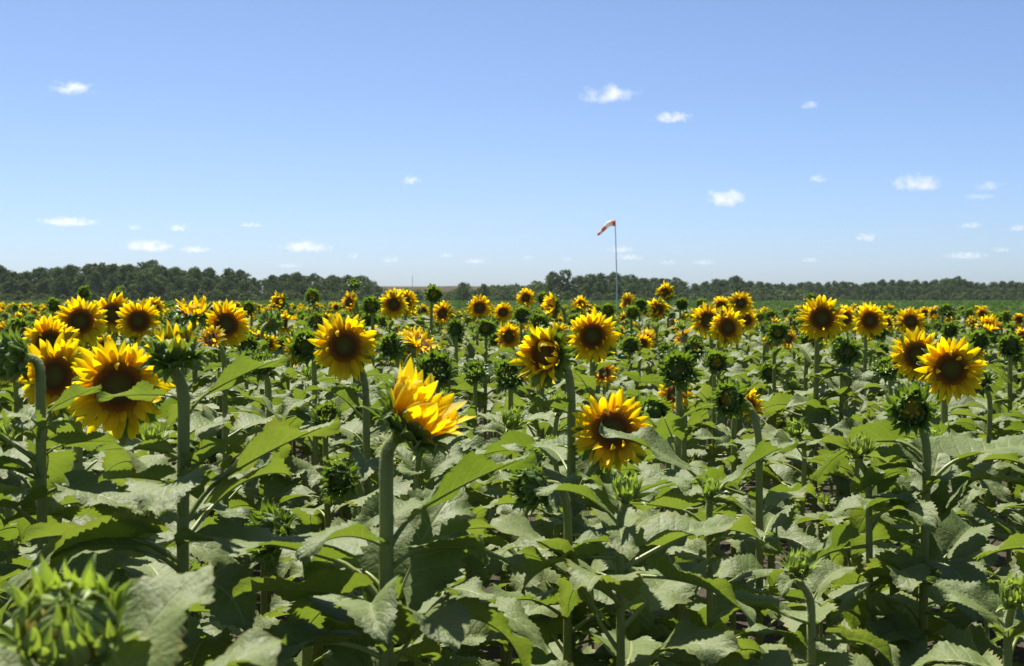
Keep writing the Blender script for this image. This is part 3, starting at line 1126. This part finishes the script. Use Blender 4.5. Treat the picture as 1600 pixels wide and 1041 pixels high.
def soybeans():
    r = np.random.default_rng(4)
    b = MB()
    # closed canopy, then loose leaves standing out of it
    ys = [24 * (1.045 ** k) for k in range(66)]
    ys = [y for y in ys if y < 425] + [425]
    rows = []
    for y in ys:
        row = []
        n = 90
        for i in range(n + 1):
            xr = -0.52 + 1.04 * i / n
            x = xr * y
            yy = max(y, field_edge(max(-.5, min(.5, xr))) + 1.4)
            z = 0.66 + 0.05 * noise.noise(Vector((x * 0.9, yy * 0.9, 3))) + 0.10 * noise.noise(Vector((x * 0.03, yy * 0.03, 9)))
            row.append(b.vert((xr * yy, yy, z)))
        rows.append(row)
    for j in range(len(rows) - 1):
        for i in range(90):
            b.face((rows[j][i], rows[j][i + 1], rows[j + 1][i + 1], rows[j + 1][i]), 'soy')
    N = 70000
    yy = 22 * (420 / 22) ** r.random(N)
    xr = r.uniform(-0.5, 0.5, N)
    for y, q_, a, ti, sz in zip(yy, xr, r.uniform(0, 6.28, N), r.uniform(0.1, 0.9, N), r.uniform(0.6, 1.3, N)):
        if y < field_edge(q_) + 1.2:
            continue
        x = q_ * y
        s = sz * (0.055 + 0.0011 * y)
        z = 0.70 + 0.10 * noise.noise(Vector((x * 0.03, y * 0.03, 9))) + abs(r.normal(0, 0.035))
        ca, sa, ct, st_ = math.cos(a), math.sin(a), math.cos(ti), math.sin(ti)
        e1 = (ca * s, sa * s, 0.0)
        e2 = (-sa * ct * s, ca * ct * s, st_ * s)
        i0 = b.vert((x - e1[0] - e2[0], y - e1[1] - e2[1], z - e2[2]))
        i1 = b.vert((x + e1[0] - e2[0], y + e1[1] - e2[1], z - e2[2]))
        i2 = b.vert((x + e1[0] * .6 + e2[0], y + e1[1] * .6 + e2[1], z + e2[2]))
        i3 = b.vert((x - e1[0] * .6 + e2[0], y - e1[1] * .6 + e2[1], z + e2[2]))
        b.face((i0, i1, i2, i3), 'soy')
    return obj('soybean_field', b.mesh('soybean_field', smooth=False))


tag(soybeans(), 'low dark green crop between the sunflowers and the wood', 'crop', kind='stuff')


def bank():
    b = MB()
    rows = []
    nx = 70
    prof = [(700, -0.5), (712, 1.2), (722, 3.6), (730, 6.0), (736, 7.6), (748, 8.0), (790, 7.2), (830, -0.5)]
    for y, z in prof:
        row = []
        for i in range(nx + 1):
            x = -150 + 230 * i / nx
            end = min(1.0, (x + 150) / 45, (80 - x) / 45)
            row.append(b.vert((x, y + 4 * noise.noise(Vector((i * 0.3, y * 0.02, 0))), -0.5 + (z + 0.5) * max(0, end) ** 0.7 * (1 + 0.045 * noise.noise(Vector((i * 0.17, y * 0.01, 5)))))))
        rows.append(row)
    for j in range(len(prof) - 1):
        for i in range(nx):
            b.face((rows[j][i], rows[j][i + 1], rows[j + 1][i + 1], rows[j + 1][i]), 'berm')
    return obj('bank', b.mesh('bank'))


tag(bank(), 'long reddish brown earth bank far beyond the crop', kind='structure')


# ------------------------------------------------------------------ trees
def crown_mb(seed, h, w, base, mat, n_blob, per, leaf, shape):
    """uneven crown of leaf clumps: h total height, w width, base = bottom of the crown"""
    r = np.random.default_rng(seed)
    b = MB()
    blobs = []
    for i in range(n_blob):
        f = (i + 0.5) / n_blob
        z = base + (h - base) * (0.08 + 0.88 * f ** 0.9)
        env = shape(f) * w / 2
        a = i * 2.4 + r.uniform(-.6, .6)
        q_ = env * r.uniform(0.35, 0.95)
        br = w * r.uniform(0.09, 0.19)
        blobs.append((q_ * math.cos(a), q_ * math.sin(a), z - br * 0.4, br))
    for (x, y, z, br) in blobs:
        m = int(per * (br / (w * 0.16)) ** 2)
        d = r.normal(size=(m, 3))
        d /= np.linalg.norm(d, axis=1)[:, None]
        d[:, 2] = np.where(d[:, 2] < -0.35, -d[:, 2], d[:, 2])
        rr = br * r.uniform(0.55, 1.12, m)
        c = d * rr[:, None] * np.array([1, 1, 0.82]) + np.array([x, y, z])
        u = r.normal(size=(m, 3))
        u = u - d * (u * d).sum(1)[:, None] * 0.6
        u /= np.linalg.norm(u, axis=1)[:, None]
        v = np.cross(d + r.normal(size=(m, 3)) * 0.45, u)
        v /= np.linalg.norm(v, axis=1)[:, None] + 1e-6
        s = leaf * r.uniform(0.6, 1.4, m)
        for k in range(m):
            su, sv = u[k] * s[k], v[k] * s[k] * 0.7
            i0 = b.vert(c[k] - su)
            i1 = b.vert(c[k] - sv)
            i2 = b.vert(c[k] + su)
            i3 = b.vert(c[k] + sv)
            b.face((i0, i1, i2, i3), mat)
    return b, blobs


def trunk_mb(seed, h, w, base, blobs, r0):
    r = random.Random(seed)
    b = MB()
    top = base + (h - base) * 0.6
    pts = [Vector((0.25 * math.sin(i * 1.3 + seed) * i / 6, 0.25 * math.cos(i * 1.1 + seed) * i / 6, top * i / 6)) for i in range(7)]
    b.tube(pts, [r0 * (1 - 0.7 * i / 6) for i in range(7)], 7, 'bark')
    for (x, y, z, br) in blobs[::2]:
        z0 = max(base * 0.8, min(top * 0.95, z - 0.35 * math.hypot(x, y) - 0.8))
        p0 = Vector((0, 0, z0)) + Vector((pts[3].x, pts[3].y, 0)) * (z0 / top)
        p2 = Vector((x, y, z))
        p1 = p0.lerp(p2, 0.5) + Vector((0, 0, -0.3))
        b.tube([p0, p1, p2], [r0 * 0.38, r0 * 0.25, r0 * 0.08], 5, 'bark')
    return b


ovoid = lambda f: math.sqrt(max(0.02, math.sin(math.pi * min(1, 0.12 + 0.88 * f)))) if f < 0.97 else 0.25
tall = lambda f: 0.95 * math.sin(math.pi * (0.15 + 0.8 * f)) ** 0.8
broad = lambda f: 1.0 if f < 0.55 else max(0.2, 1 - (f - 0.55) * 1.5)
TREE_VARS = []
for i, (h, w, base, mat, shp) in enumerate([
        (12.0, 9.0, 0.8, 'foliage_dark', ovoid), (12.5, 8.0, 0.9, 'foliage_mid', tall), (11.5, 9.5, 0.7, 'foliage_dark', broad),
        (13.0, 7.5, 1.0, 'foliage_olive', tall), (11.0, 9.0, 0.7, 'foliage_mid', ovoid), (12.0, 8.5, 0.8, 'foliage_dark', tall),
        (10.5, 8.5, 0.6, 'foliage_olive', broad), (12.8, 7.0, 0.9, 'foliage_mid', ovoid)]):
    cb, blobs = crown_mb(50 + i, h, w, base, mat, 46, 70, 0.27, shp)
    TREE_VARS.append((h, cb.mesh('crown'), trunk_mb(i, h, w, base, blobs, 0.24).mesh('trunk')))
SHRUB_VARS = []
for i, mat in enumerate(['foliage_mid', 'foliage_olive', 'foliage_light', 'foliage_dark']):
    cb, blobs = crown_mb(80 + i, 3.0, 4.2, 0.1, mat, 14, 70, 0.16, broad)
    SHRUB_VARS.append((3.0, cb.mesh('foliage'), trunk_mb(i + 40, 3.0, 4.0, 0.25, blobs, 0.07).mesh('branches')))


def plant_tree(px, top_py, dist, var, label, group, shrub=False, squash=1.0):
    h, cm, tm = (SHRUB_VARS if shrub else TREE_VARS)[var]
    x = (px - 800) / FPX * dist
    H = EYE + (HORIZON - top_py) / FPX * dist
    k = max(0.3, H / h)
    o = bpy.data.objects.new('shrub' if shrub else 'tree', None)
    COL.objects.link(o)
    o.location = (x, dist, 0)
    o.rotation_euler.z = random.Random(int(px * 7 + dist)).uniform(0, 6.28)
    o.scale = (k * squash, k * squash, k)
    if not group.startswith('single'):
        form = ['round-headed', 'tapering', 'broad flat-topped', 'slim loose', 'domed', 'narrow', 'wide low-branched', 'egg-shaped'][var] if not shrub else ['bushy', 'olive', 'pale', 'dark'][var]
        size = ('big ' if H > 11.6 else 'small ' if H < 10 else '') if not shrub else ('tall ' if H > 4 else 'squat ' if H < 2.6 else '')
        label = size + form + ' ' + label
    tag(o, label, 'shrub' if shrub else 'tree', group)
    obj('foliage' if shrub else 'crown', cm, o)
    obj('branches' if shrub else 'trunk', tm, o)


TR = random.Random(31)


def outline(px):
    """top of the wood along the skyline of the photograph"""
    K = [(-60, 412), (10, 413), (30, 424), (60, 416), (100, 412), (130, 411), (150, 405), (180, 410), (205, 410), (240, 406), (255, 416), (290, 416), (325, 416), (340, 425), (360, 416), (385, 421), (400, 436),
         (412, 438), (422, 426), (450, 424), (500, 426), (560, 427), (578, 432), (584, 446), (600, 444), (620, 448), (700, 447), (722, 441), (740, 442), (770, 444), (835, 441), (850, 436), (858, 424), (885, 421), (897, 432), (912, 427), (960, 424), (1000, 430), (1045, 431),
         (1070, 434), (1082, 442), (1105, 437), (1130, 433), (1150, 431), (1165, 437), (1240, 440), (1290, 437), (1340, 440), (1380, 435), (1440, 436), (1497, 432), (1520, 440), (1570, 437), (1680, 437)]
    for (a, ya), (b, yb) in zip(K[:-1], K[1:]):
        if a <= px <= b:
            return ya + (yb - ya) * (px - a) / (b - a)
    return 440


def wood(x0, x1, dist, step, label, group, back, variants):
    px = x0
    while px < x1:
        plant_tree(px, outline(px) + abs(TR.gauss(0, 2.0)), dist + TR.uniform(-8, 8), TR.choice(variants), label, group, squash=TR.uniform(0.7, 1.2))
        px += step * TR.uniform(0.7, 1.3)
    px = x0 + step * 0.4
    for d2, add in back:
        px = x0 + step * TR.uniform(0, 0.6)
        while px < x1:
            plant_tree(px, outline(px) + add + TR.uniform(0, 4), dist + d2 + TR.uniform(-4, 4), TR.choice(variants), label, group, squash=TR.uniform(0.95, 1.25))
            px += step * TR.uniform(0.8, 1.3)


G1 = 'trees of the tall wood'
wood(-50, 398, 430, 24, 'dark leafy tree in the tallest stretch of wood beyond the crop', 'trees of the tallest wood', [(-16, 14), (14, 2), (24, 5)], [0, 1, 2, 4, 5, 7, 3])
wood(424, 578, 470, 22, 'dark tree in the short flat-topped clump beside the brown bank', 'trees of the flat-topped clump', [(-14, 10), (14, 2), (24, 5)], [0, 2, 5, 4, 1])
wood(905, 1072, 480, 22, 'leafy tree in the wood behind the windsock pole', 'trees behind the windsock', [(-14, 12), (14, 2), (24, 5)], [0, 1, 4, 5, 7, 2])
wood(1086, 1660, 620, 13, 'grey-green tree in the long low wood past the wide crop', 'trees of the long low wood', [(-18, 10), (14, 2), (24, 5)], [0, 1, 4, 3, 5, 6, 7, 2])
for px, y, lab in ((866, 424, 'broad tree standing at the end of the wood, near the windsock pole'), (884, 420, 'tallest tree at the end of the wood near the windsock pole'),
                   (724, 441, 'single rounded tree in front of the brown bank'), (756, 443, 'small slim tree poking above the brown bank'),
                   (408, 437, 'low tree in the gap between two clumps of wood'), (590, 446, 'small tree at the foot of the flat-topped clump'),
                   (238, 405, 'tree crowning the tallest wood with a domed top'), (1150, 430, 'bare-topped tree sticking out of the long low wood'), (1496, 431, 'round-headed tree rising over the long low wood')):
    plant_tree(px, y, 455 if px < 900 else 610, TR.choice([0, 4, 7, 1]), lab, 'single trees on the skyline')
for px in range(600, 858, 13):
    plant_tree(px + TR.uniform(-4, 4), outline(px) + TR.uniform(4, 9), 560 + TR.uniform(-30, 60), TR.choice([0, 1, 2, 3]), 'rough green shrub at the foot of the brown bank', 'shrubs below the bank', True, TR.uniform(0.9, 1.5))
for px in range(770, 860, 11):
    plant_tree(px, outline(px) + TR.uniform(1, 5), 600 + TR.uniform(-20, 20), TR.choice([0, 1, 3]), 'dense bush in the low thicket at the end of the bank', 'bushes of the low thicket', True, TR.uniform(0.9, 1.3))
for px in range(-40, 1660, 17):
    d = 405 if px < 600 else (445 if px < 1075 else 590)
    if 590 < px < 850:
        d = 520
    plant_tree(px + TR.uniform(-6, 6), 457 + TR.uniform(-4, 4), d + TR.uniform(-4, 4), TR.choice([0, 1, 2, 3]), 'low shrub in the hedge along the foot of the wood', 'shrubs edging the wood', True, TR.uniform(0.9, 1.5))

# ------------------------------------------------------------------ windsock and far mast
def windsock():
    d = 82.0
    top = at(961, 345, d)
    foot = Vector((at(964.5, 460, d).x, top.y, 0))
    root = bpy.data.objects.new('windsock', None)
    COL.objects.link(root)
    root.location = foot
    tag(root, 'drooping orange and white windsock on a tall thin grey pole', 'windsock')
    b = MB()
    lean = top - foot
    pts = [lean * (i / 10) + Vector((0.03 * math.sin(i / 10 * math.pi), 0, 0)) for i in range(11)]
    b.tube(pts, [0.038 - 0.012 * i / 10 for i in range(11)], 10, 'pole_metal', True)
    pole = obj('pole', b.mesh('pole'), root)
    b = MB()
    b.tube([Vector((0, 0, -0.02)), Vector((0, 0, 0.25))], [0.22, 0.22], 14, 'dark_metal', True)
    obj('footing', b.mesh('footing'), root)
    # cloth: mouth at the pole head, first level, then hanging down
    path_px = [(960.5, 349.0, 4.4), (955.5, 348.8, 4.5), (950.5, 350.8, 4.0), (945.5, 355.6, 3.3), (940.5, 361.0, 2.6), (936.8, 364.8, 2.15), (933.6, 367.2, 1.8)]
    C = [at(x, y, d) - foot + Vector((0, -0.02 * i, 0)) for i, (x, y, r) in enumerate(path_px)]
    Rr = [r / FPX * d for x, y, r in path_px]
    bands = ['sock_orange', 'sock_white', 'sock_white', 'sock_orange', 'sock_white', 'sock_orange']
    names = ['orange_band', 'white_band', 'white_band', 'orange_band', 'white_band', 'orange_band']
    for i in range(6):
        bm = MB()
        n = 5
        pp, rr = [], []
        a0, a1 = C[max(i - 1, 0)], C[min(i + 2, 6)]
        for k in range(n + 1):
            f = k / n
            # Catmull-Rom through the path
            p0, p1, p2, p3 = a0, C[i], C[i + 1], a1
            pp.append(0.5 * ((2 * p1) + (p2 - p0) * f + (2 * p0 - 5 * p1 + 4 * p2 - p3) * f * f + (3 * p1 - p0 - 3 * p2 + p3) * f ** 3))
            rr.append((Rr[i] + (Rr[i + 1] - Rr[i]) * f) * (1 + 0.05 * math.sin(7 * f + i)))
        bm.tube(pp, rr, 16, bands[i])
        obj(names[i], bm.mesh(names[i]), root)
    b = MB()
    ringp = [C[0] + Vector((0.0, math.cos(a) * Rr[0], math.sin(a) * Rr[0])) for a in [2 * math.pi * k / 20 for k in range(21)]]
    b.tube(ringp, [0.012] * 21, 6, 'dark_metal')
    for a in (0.5, 2.6, 4.7):
        b.tube([Vector((lean.x, 0, C[0].z)), C[0] + Vector((0, math.cos(a) * Rr[0], math.sin(a) * Rr[0]))], [0.01, 0.01], 5, 'dark_metal')
    obj('hoop', b.mesh('hoop'), root)
    b = MB()
    b.tube([Vector((lean.x, lean.y, lean.z - 0.33)), Vector((lean.x, lean.y, lean.z + 0.04))], [0.035, 0.035], 8, 'dark_metal', True)
    obj('swivel', b.mesh('swivel'), root)


windsock()


def mast():
    d = 900.0
    x = (644.5 - 800) / FPX * d
    H = EYE + (HORIZON - 432) / FPX * d
    root = bpy.data.objects.new('radio_mast', None)
    COL.objects.link(root)
    root.location = (x, d, 0)
    tag(root, 'thin far mast rising over the brown bank', 'mast')
    b = MB()
    for k in range(3):
        a = k * 2.094
        b.tube([Vector((0.42 * math.cos(a), 0.42 * math.sin(a), 0)), Vector((0.14 * math.cos(a), 0.14 * math.sin(a), H))], [0.06, 0.05], 5, 'dark_metal')
    for j in range(14):
        z = H * j / 14
        r0, r1 = 0.42 - 0.28 * j / 14, 0.42 - 0.28 * (j + 1) / 14
        for k in range(3):
            a, a2 = k * 2.094, (k + 1) * 2.094
            b.tube([Vector((r0 * math.cos(a), r0 * math.sin(a), z)), Vector((r1 * math.cos(a2), r1 * math.sin(a2), z + H / 14))], [0.025, 0.025], 4, 'dark_metal')
    obj('lattice', b.mesh('lattice'), root)
    b = MB()
    b.tube([Vector((0, 0, H)), Vector((0, 0, H + 2))], [0.05, 0.03], 5, 'dark_metal', True)
    obj('aerial', b.mesh('aerial'), root)


mast()

# ------------------------------------------------------------------ sunflowers
for i, p in enumerate(THINGS):
    build_thing(p, i)


def sunflower_mass():
    """rows too far off, or too far aside, to pick plants apart"""
    low = []
    for i in range(26):
        rng = random.Random(7000 + i)
        kind = 'BHCYTBCYBHC'[i % 11]
        s = rng.uniform(0.8, 1.05) * (0.8 if kind in 'BH' else 1)
        n = facing(0, rng.gauss(12, 10) if kind != 'T' else 65)
        head = Vector((n.x * 0.1, n.y * 0.1, 1.36))
        p = dict(base=Vector((0, 0, 0)), head=head, n=n, kind=kind, s=s, dist=20)
        pts = stem_points(p['base'], head, n, s, rng, 3)
        b = MB()
        b.add(stem_mb(p, rng, pts, 5), Matrix.Identity(4))
        for var, M in plan_leaves(rng, pts, head, n, kind, s, 0.92, (), False):
            b.add(LEAF['low'][var], M)
        HM = head_matrix(p, rng)
        body, bs, items = head_items(kind, rng, 'low')
        b.add(body, HM @ S(bs))
        for nm, mb, M in items:
            b.add(mb, HM @ M)
        low.append((kind, np.asarray(b.v), b))
    big = MB()
    rng = random.Random(8)
    V = []
    for f in REST:
        kind, v, b = rng.choice([w_ for w_ in low if w_[0] == f['kind']])
        a = rng.gauss(0, 0.55)
        k = f['head'].z / 1.36
        c, s = math.cos(a), math.sin(a)
        w = np.stack([v[:, 0] * c - v[:, 1] * s + f['base'].x, v[:, 0] * s + v[:, 1] * c + f['base'].y, v[:, 2] * k], 1)
        off = sum(len(x) for x in V) if False else len(big.uv)
        V.append(w)
        big.uv.extend(b.uv)
        big.f.extend([tuple(i + off for i in q_) for q_ in b.f])
        big.m.extend(b.m)
    big.v = np.concatenate(V)
    o = obj('sunflower_crop', big.mesh('sunflower_crop'))
    print('crop faces', len(big.f))
    tag(o, 'dense mass of distant sunflowers merging at the far edge of the field', 'sunflowers', kind='stuff')


sunflower_mass()

# ------------------------------------------------------------------ clouds
CLOUDS = [(112, 140, 66, 24, 1.0, 'slanting wisp of cloud alone in high sky above the tallest wood'),
          (953, 150, 92, 32, 1.0, 'longest puffy cloud, highest over the windsock, with a small tail'),
          (1048, 185, 62, 20, 1.0, 'flat puff just below the longest puffy cloud'),
          (1265, 165, 30, 16, 0.7, 'tiny faint puff alone in high blue sky'),
          (642, 284, 28, 18, 0.9, 'tiny bright wedge of cloud alone above the brown bank'),
          (1278, 280, 32, 15, 0.7, 'tiny slanted wisp between two bright heaped clouds'),
          (1134, 313, 68, 32, 1.2, 'bright heaped cloud nearest the windsock'),
          (1432, 288, 80, 34, 1.2, 'brightest flat-based heaped cloud over the long low wood'),
          (1545, 292, 50, 20, 0.6, 'faint veil-like cloud beside the brightest heaped cloud'),
          (1530, 308, 54, 11, 0.4, 'thin faint streak under the veil-like cloud'),
          (108, 348, 92, 18, 0.8, 'long thin streak of cloud over the tallest wood'),
          (232, 386, 84, 22, 0.9, 'wide lumpy cloud just above the tallest wood'),
          (477, 387, 80, 22, 0.9, 'wide double-humped cloud above the flat-topped clump')]
for c in ((210, 356, 24, 11, .6), (278, 357, 38, 14, .9), (392, 352, 40, 10, .6), (305, 391, 52, 14, .7), (552, 400, 18, 11, .7), (610, 407, 36, 12, .5), (742, 409, 38, 10, .6), (697, 400, 30, 9, .4),
          (970, 391, 40, 14, .7), (982, 403, 48, 11, .6), (1353, 372, 36, 15, .9), (1516, 353, 36, 12, .7), (1590, 357, 30, 14, .8), (1508, 400, 70, 14, .6), (1565, 391, 34, 10, .6), (1265, 407, 30, 10, .6),
          (1100, 411, 38, 12, .5), (1045, 411, 32, 9, .4), (885, 406, 22, 9, .4), (825, 403, 24, 10, .4), (452, 416, 46, 10, .4)):
    CLOUDS.append((*c, 'small faint cloud in the scatter low over the horizon'))


def cloud(i, px, py, w, h, dens, label):
    el = (HORIZON - py) / FPX
    dist = min(24000.0, 900.0 / el)
    c = at(px, py, dist)
    sx = w * 1.25 / FPX * dist / 2
    sz = h * 1.35 / FPX * dist / 2
    b = MB()
    nseg, nring = 20, 12
    rows = []
    for j in range(nring + 1):
        th = math.pi * j / nring
        rows.append([b.vert((math.sin(th) * math.cos(2 * math.pi * k / nseg) * 1.25, math.sin(th) * math.sin(2 * math.pi * k / nseg) * 1.25, math.cos(th) * 1.25)) for k in range(nseg)] if 0 < j < nring else [b.vert((0, 0, math.cos(th) * 1.25))])
    nm = 'cloud_vapour_%d' % i
    t = NT(nm)
    oc = t.objco()
    sep = t.n('ShaderNodeSeparateXYZ')
    t.l(oc, sep.inputs[0])
    z = sep.outputs[2]
    zz = t.math('MULTIPLY', z, t.math('ADD', 1.0, t.math('MULTIPLY', t.math('LESS_THAN', z, 0.0), 0.55)))
    r2 = t.math('ADD', t.math('ADD', t.math('POWER', t.math('ABSOLUTE', sep.outputs[0]), 2.0), t.math('POWER', t.math('ABSOLUTE', sep.outputs[1]), 2.0)), t.math('POWER', t.math('ABSOLUTE', zz), 2.0))
    mp = t.n('ShaderNodeMapping')
    mp.inputs['Location'].default_value = (i * 3.7, i * 1.9, i * 5.3)
    mp.inputs['Scale'].default_value = (w / h * 0.62, w / h * 0.62, 0.75)
    t.l(oc, mp.inputs[0])
    n = t.noise(1.7, 8, mp.outputs[0], 0.62)
    f = t.math('SUBTRACT', t.math('SUBTRACT', t.math('MULTIPLY', n, 6.5), 2.45), t.math('MULTIPLY', r2, 1.7))
    f = t.math('MULTIPLY', f, 0.55, clamp=True)
    k = dens ** 1.6 * 2.3 / (2 * min(sx, sz * 2.2))
    pv = t.n('ShaderNodeVolumePrincipled')
    pv.inputs['Color'].default_value = (0.985, 0.95, 0.957, 1)
    pv.inputs['Anisotropy'].default_value = 0.25
    t.l(t.math('MULTIPLY', f, k), pv.inputs['Density'])
    t.l(pv.outputs[0], t.out.inputs['Volume'])
    for j in range(nring):
        for q_ in range(nseg):
            q2 = (q_ + 1) % nseg
            if j == 0:
                b.face((rows[0][0], rows[1][q_], rows[1][q2]), nm)
            elif j == nring - 1:
                b.face((rows[j][q2], rows[j][q_], rows[nring][0]), nm)
            else:
                b.face((rows[j][q_], rows[j + 1][q_], rows[j + 1][q2], rows[j][q2]), nm)
    o = obj('cloud', b.mesh('cloud'))
    o.location = c
    o.scale = (sx, sx, sz)
    tag(o, label, 'cloud', 'small fair-weather clouds')


for i, c in enumerate(CLOUDS):
    cloud(i, *c)

# ------------------------------------------------------------------ thin summer haze over the fields
b = MB()
X0, X1, Y0, Y1, Z0, Z1 = -500, 500, -40, 1000, -1.6, 30
hv = [b.vert(p) for p in ((X0, Y0, Z0), (X1, Y0, Z0), (X1, Y1, Z0), (X0, Y1, Z0), (X0, Y0, Z1), (X1, Y0, Z1), (X1, Y1, Z1), (X0, Y1, Z1))]
t = NT('haze_air')
pv = t.n('ShaderNodeVolumePrincipled')
pv.inputs['Color'].default_value = (0.78, 0.89, 1.0, 1)
pv.inputs['Density'].default_value = 0.00005
pv.inputs['Anisotropy'].default_value = 0.2
t.l(pv.outputs[0], t.out.inputs['Volume'])
for q_ in ((0, 3, 2, 1), (4, 5, 6, 7), (0, 1, 5, 4), (1, 2, 6, 5), (2, 3, 7, 6), (3, 0, 4, 7)):
    b.face([hv[i] for i in q_], 'haze_air')
tag(obj('haze', b.mesh('haze', smooth=False)), 'thin pale summer haze in the air over the fields', 'haze', kind='stuff')
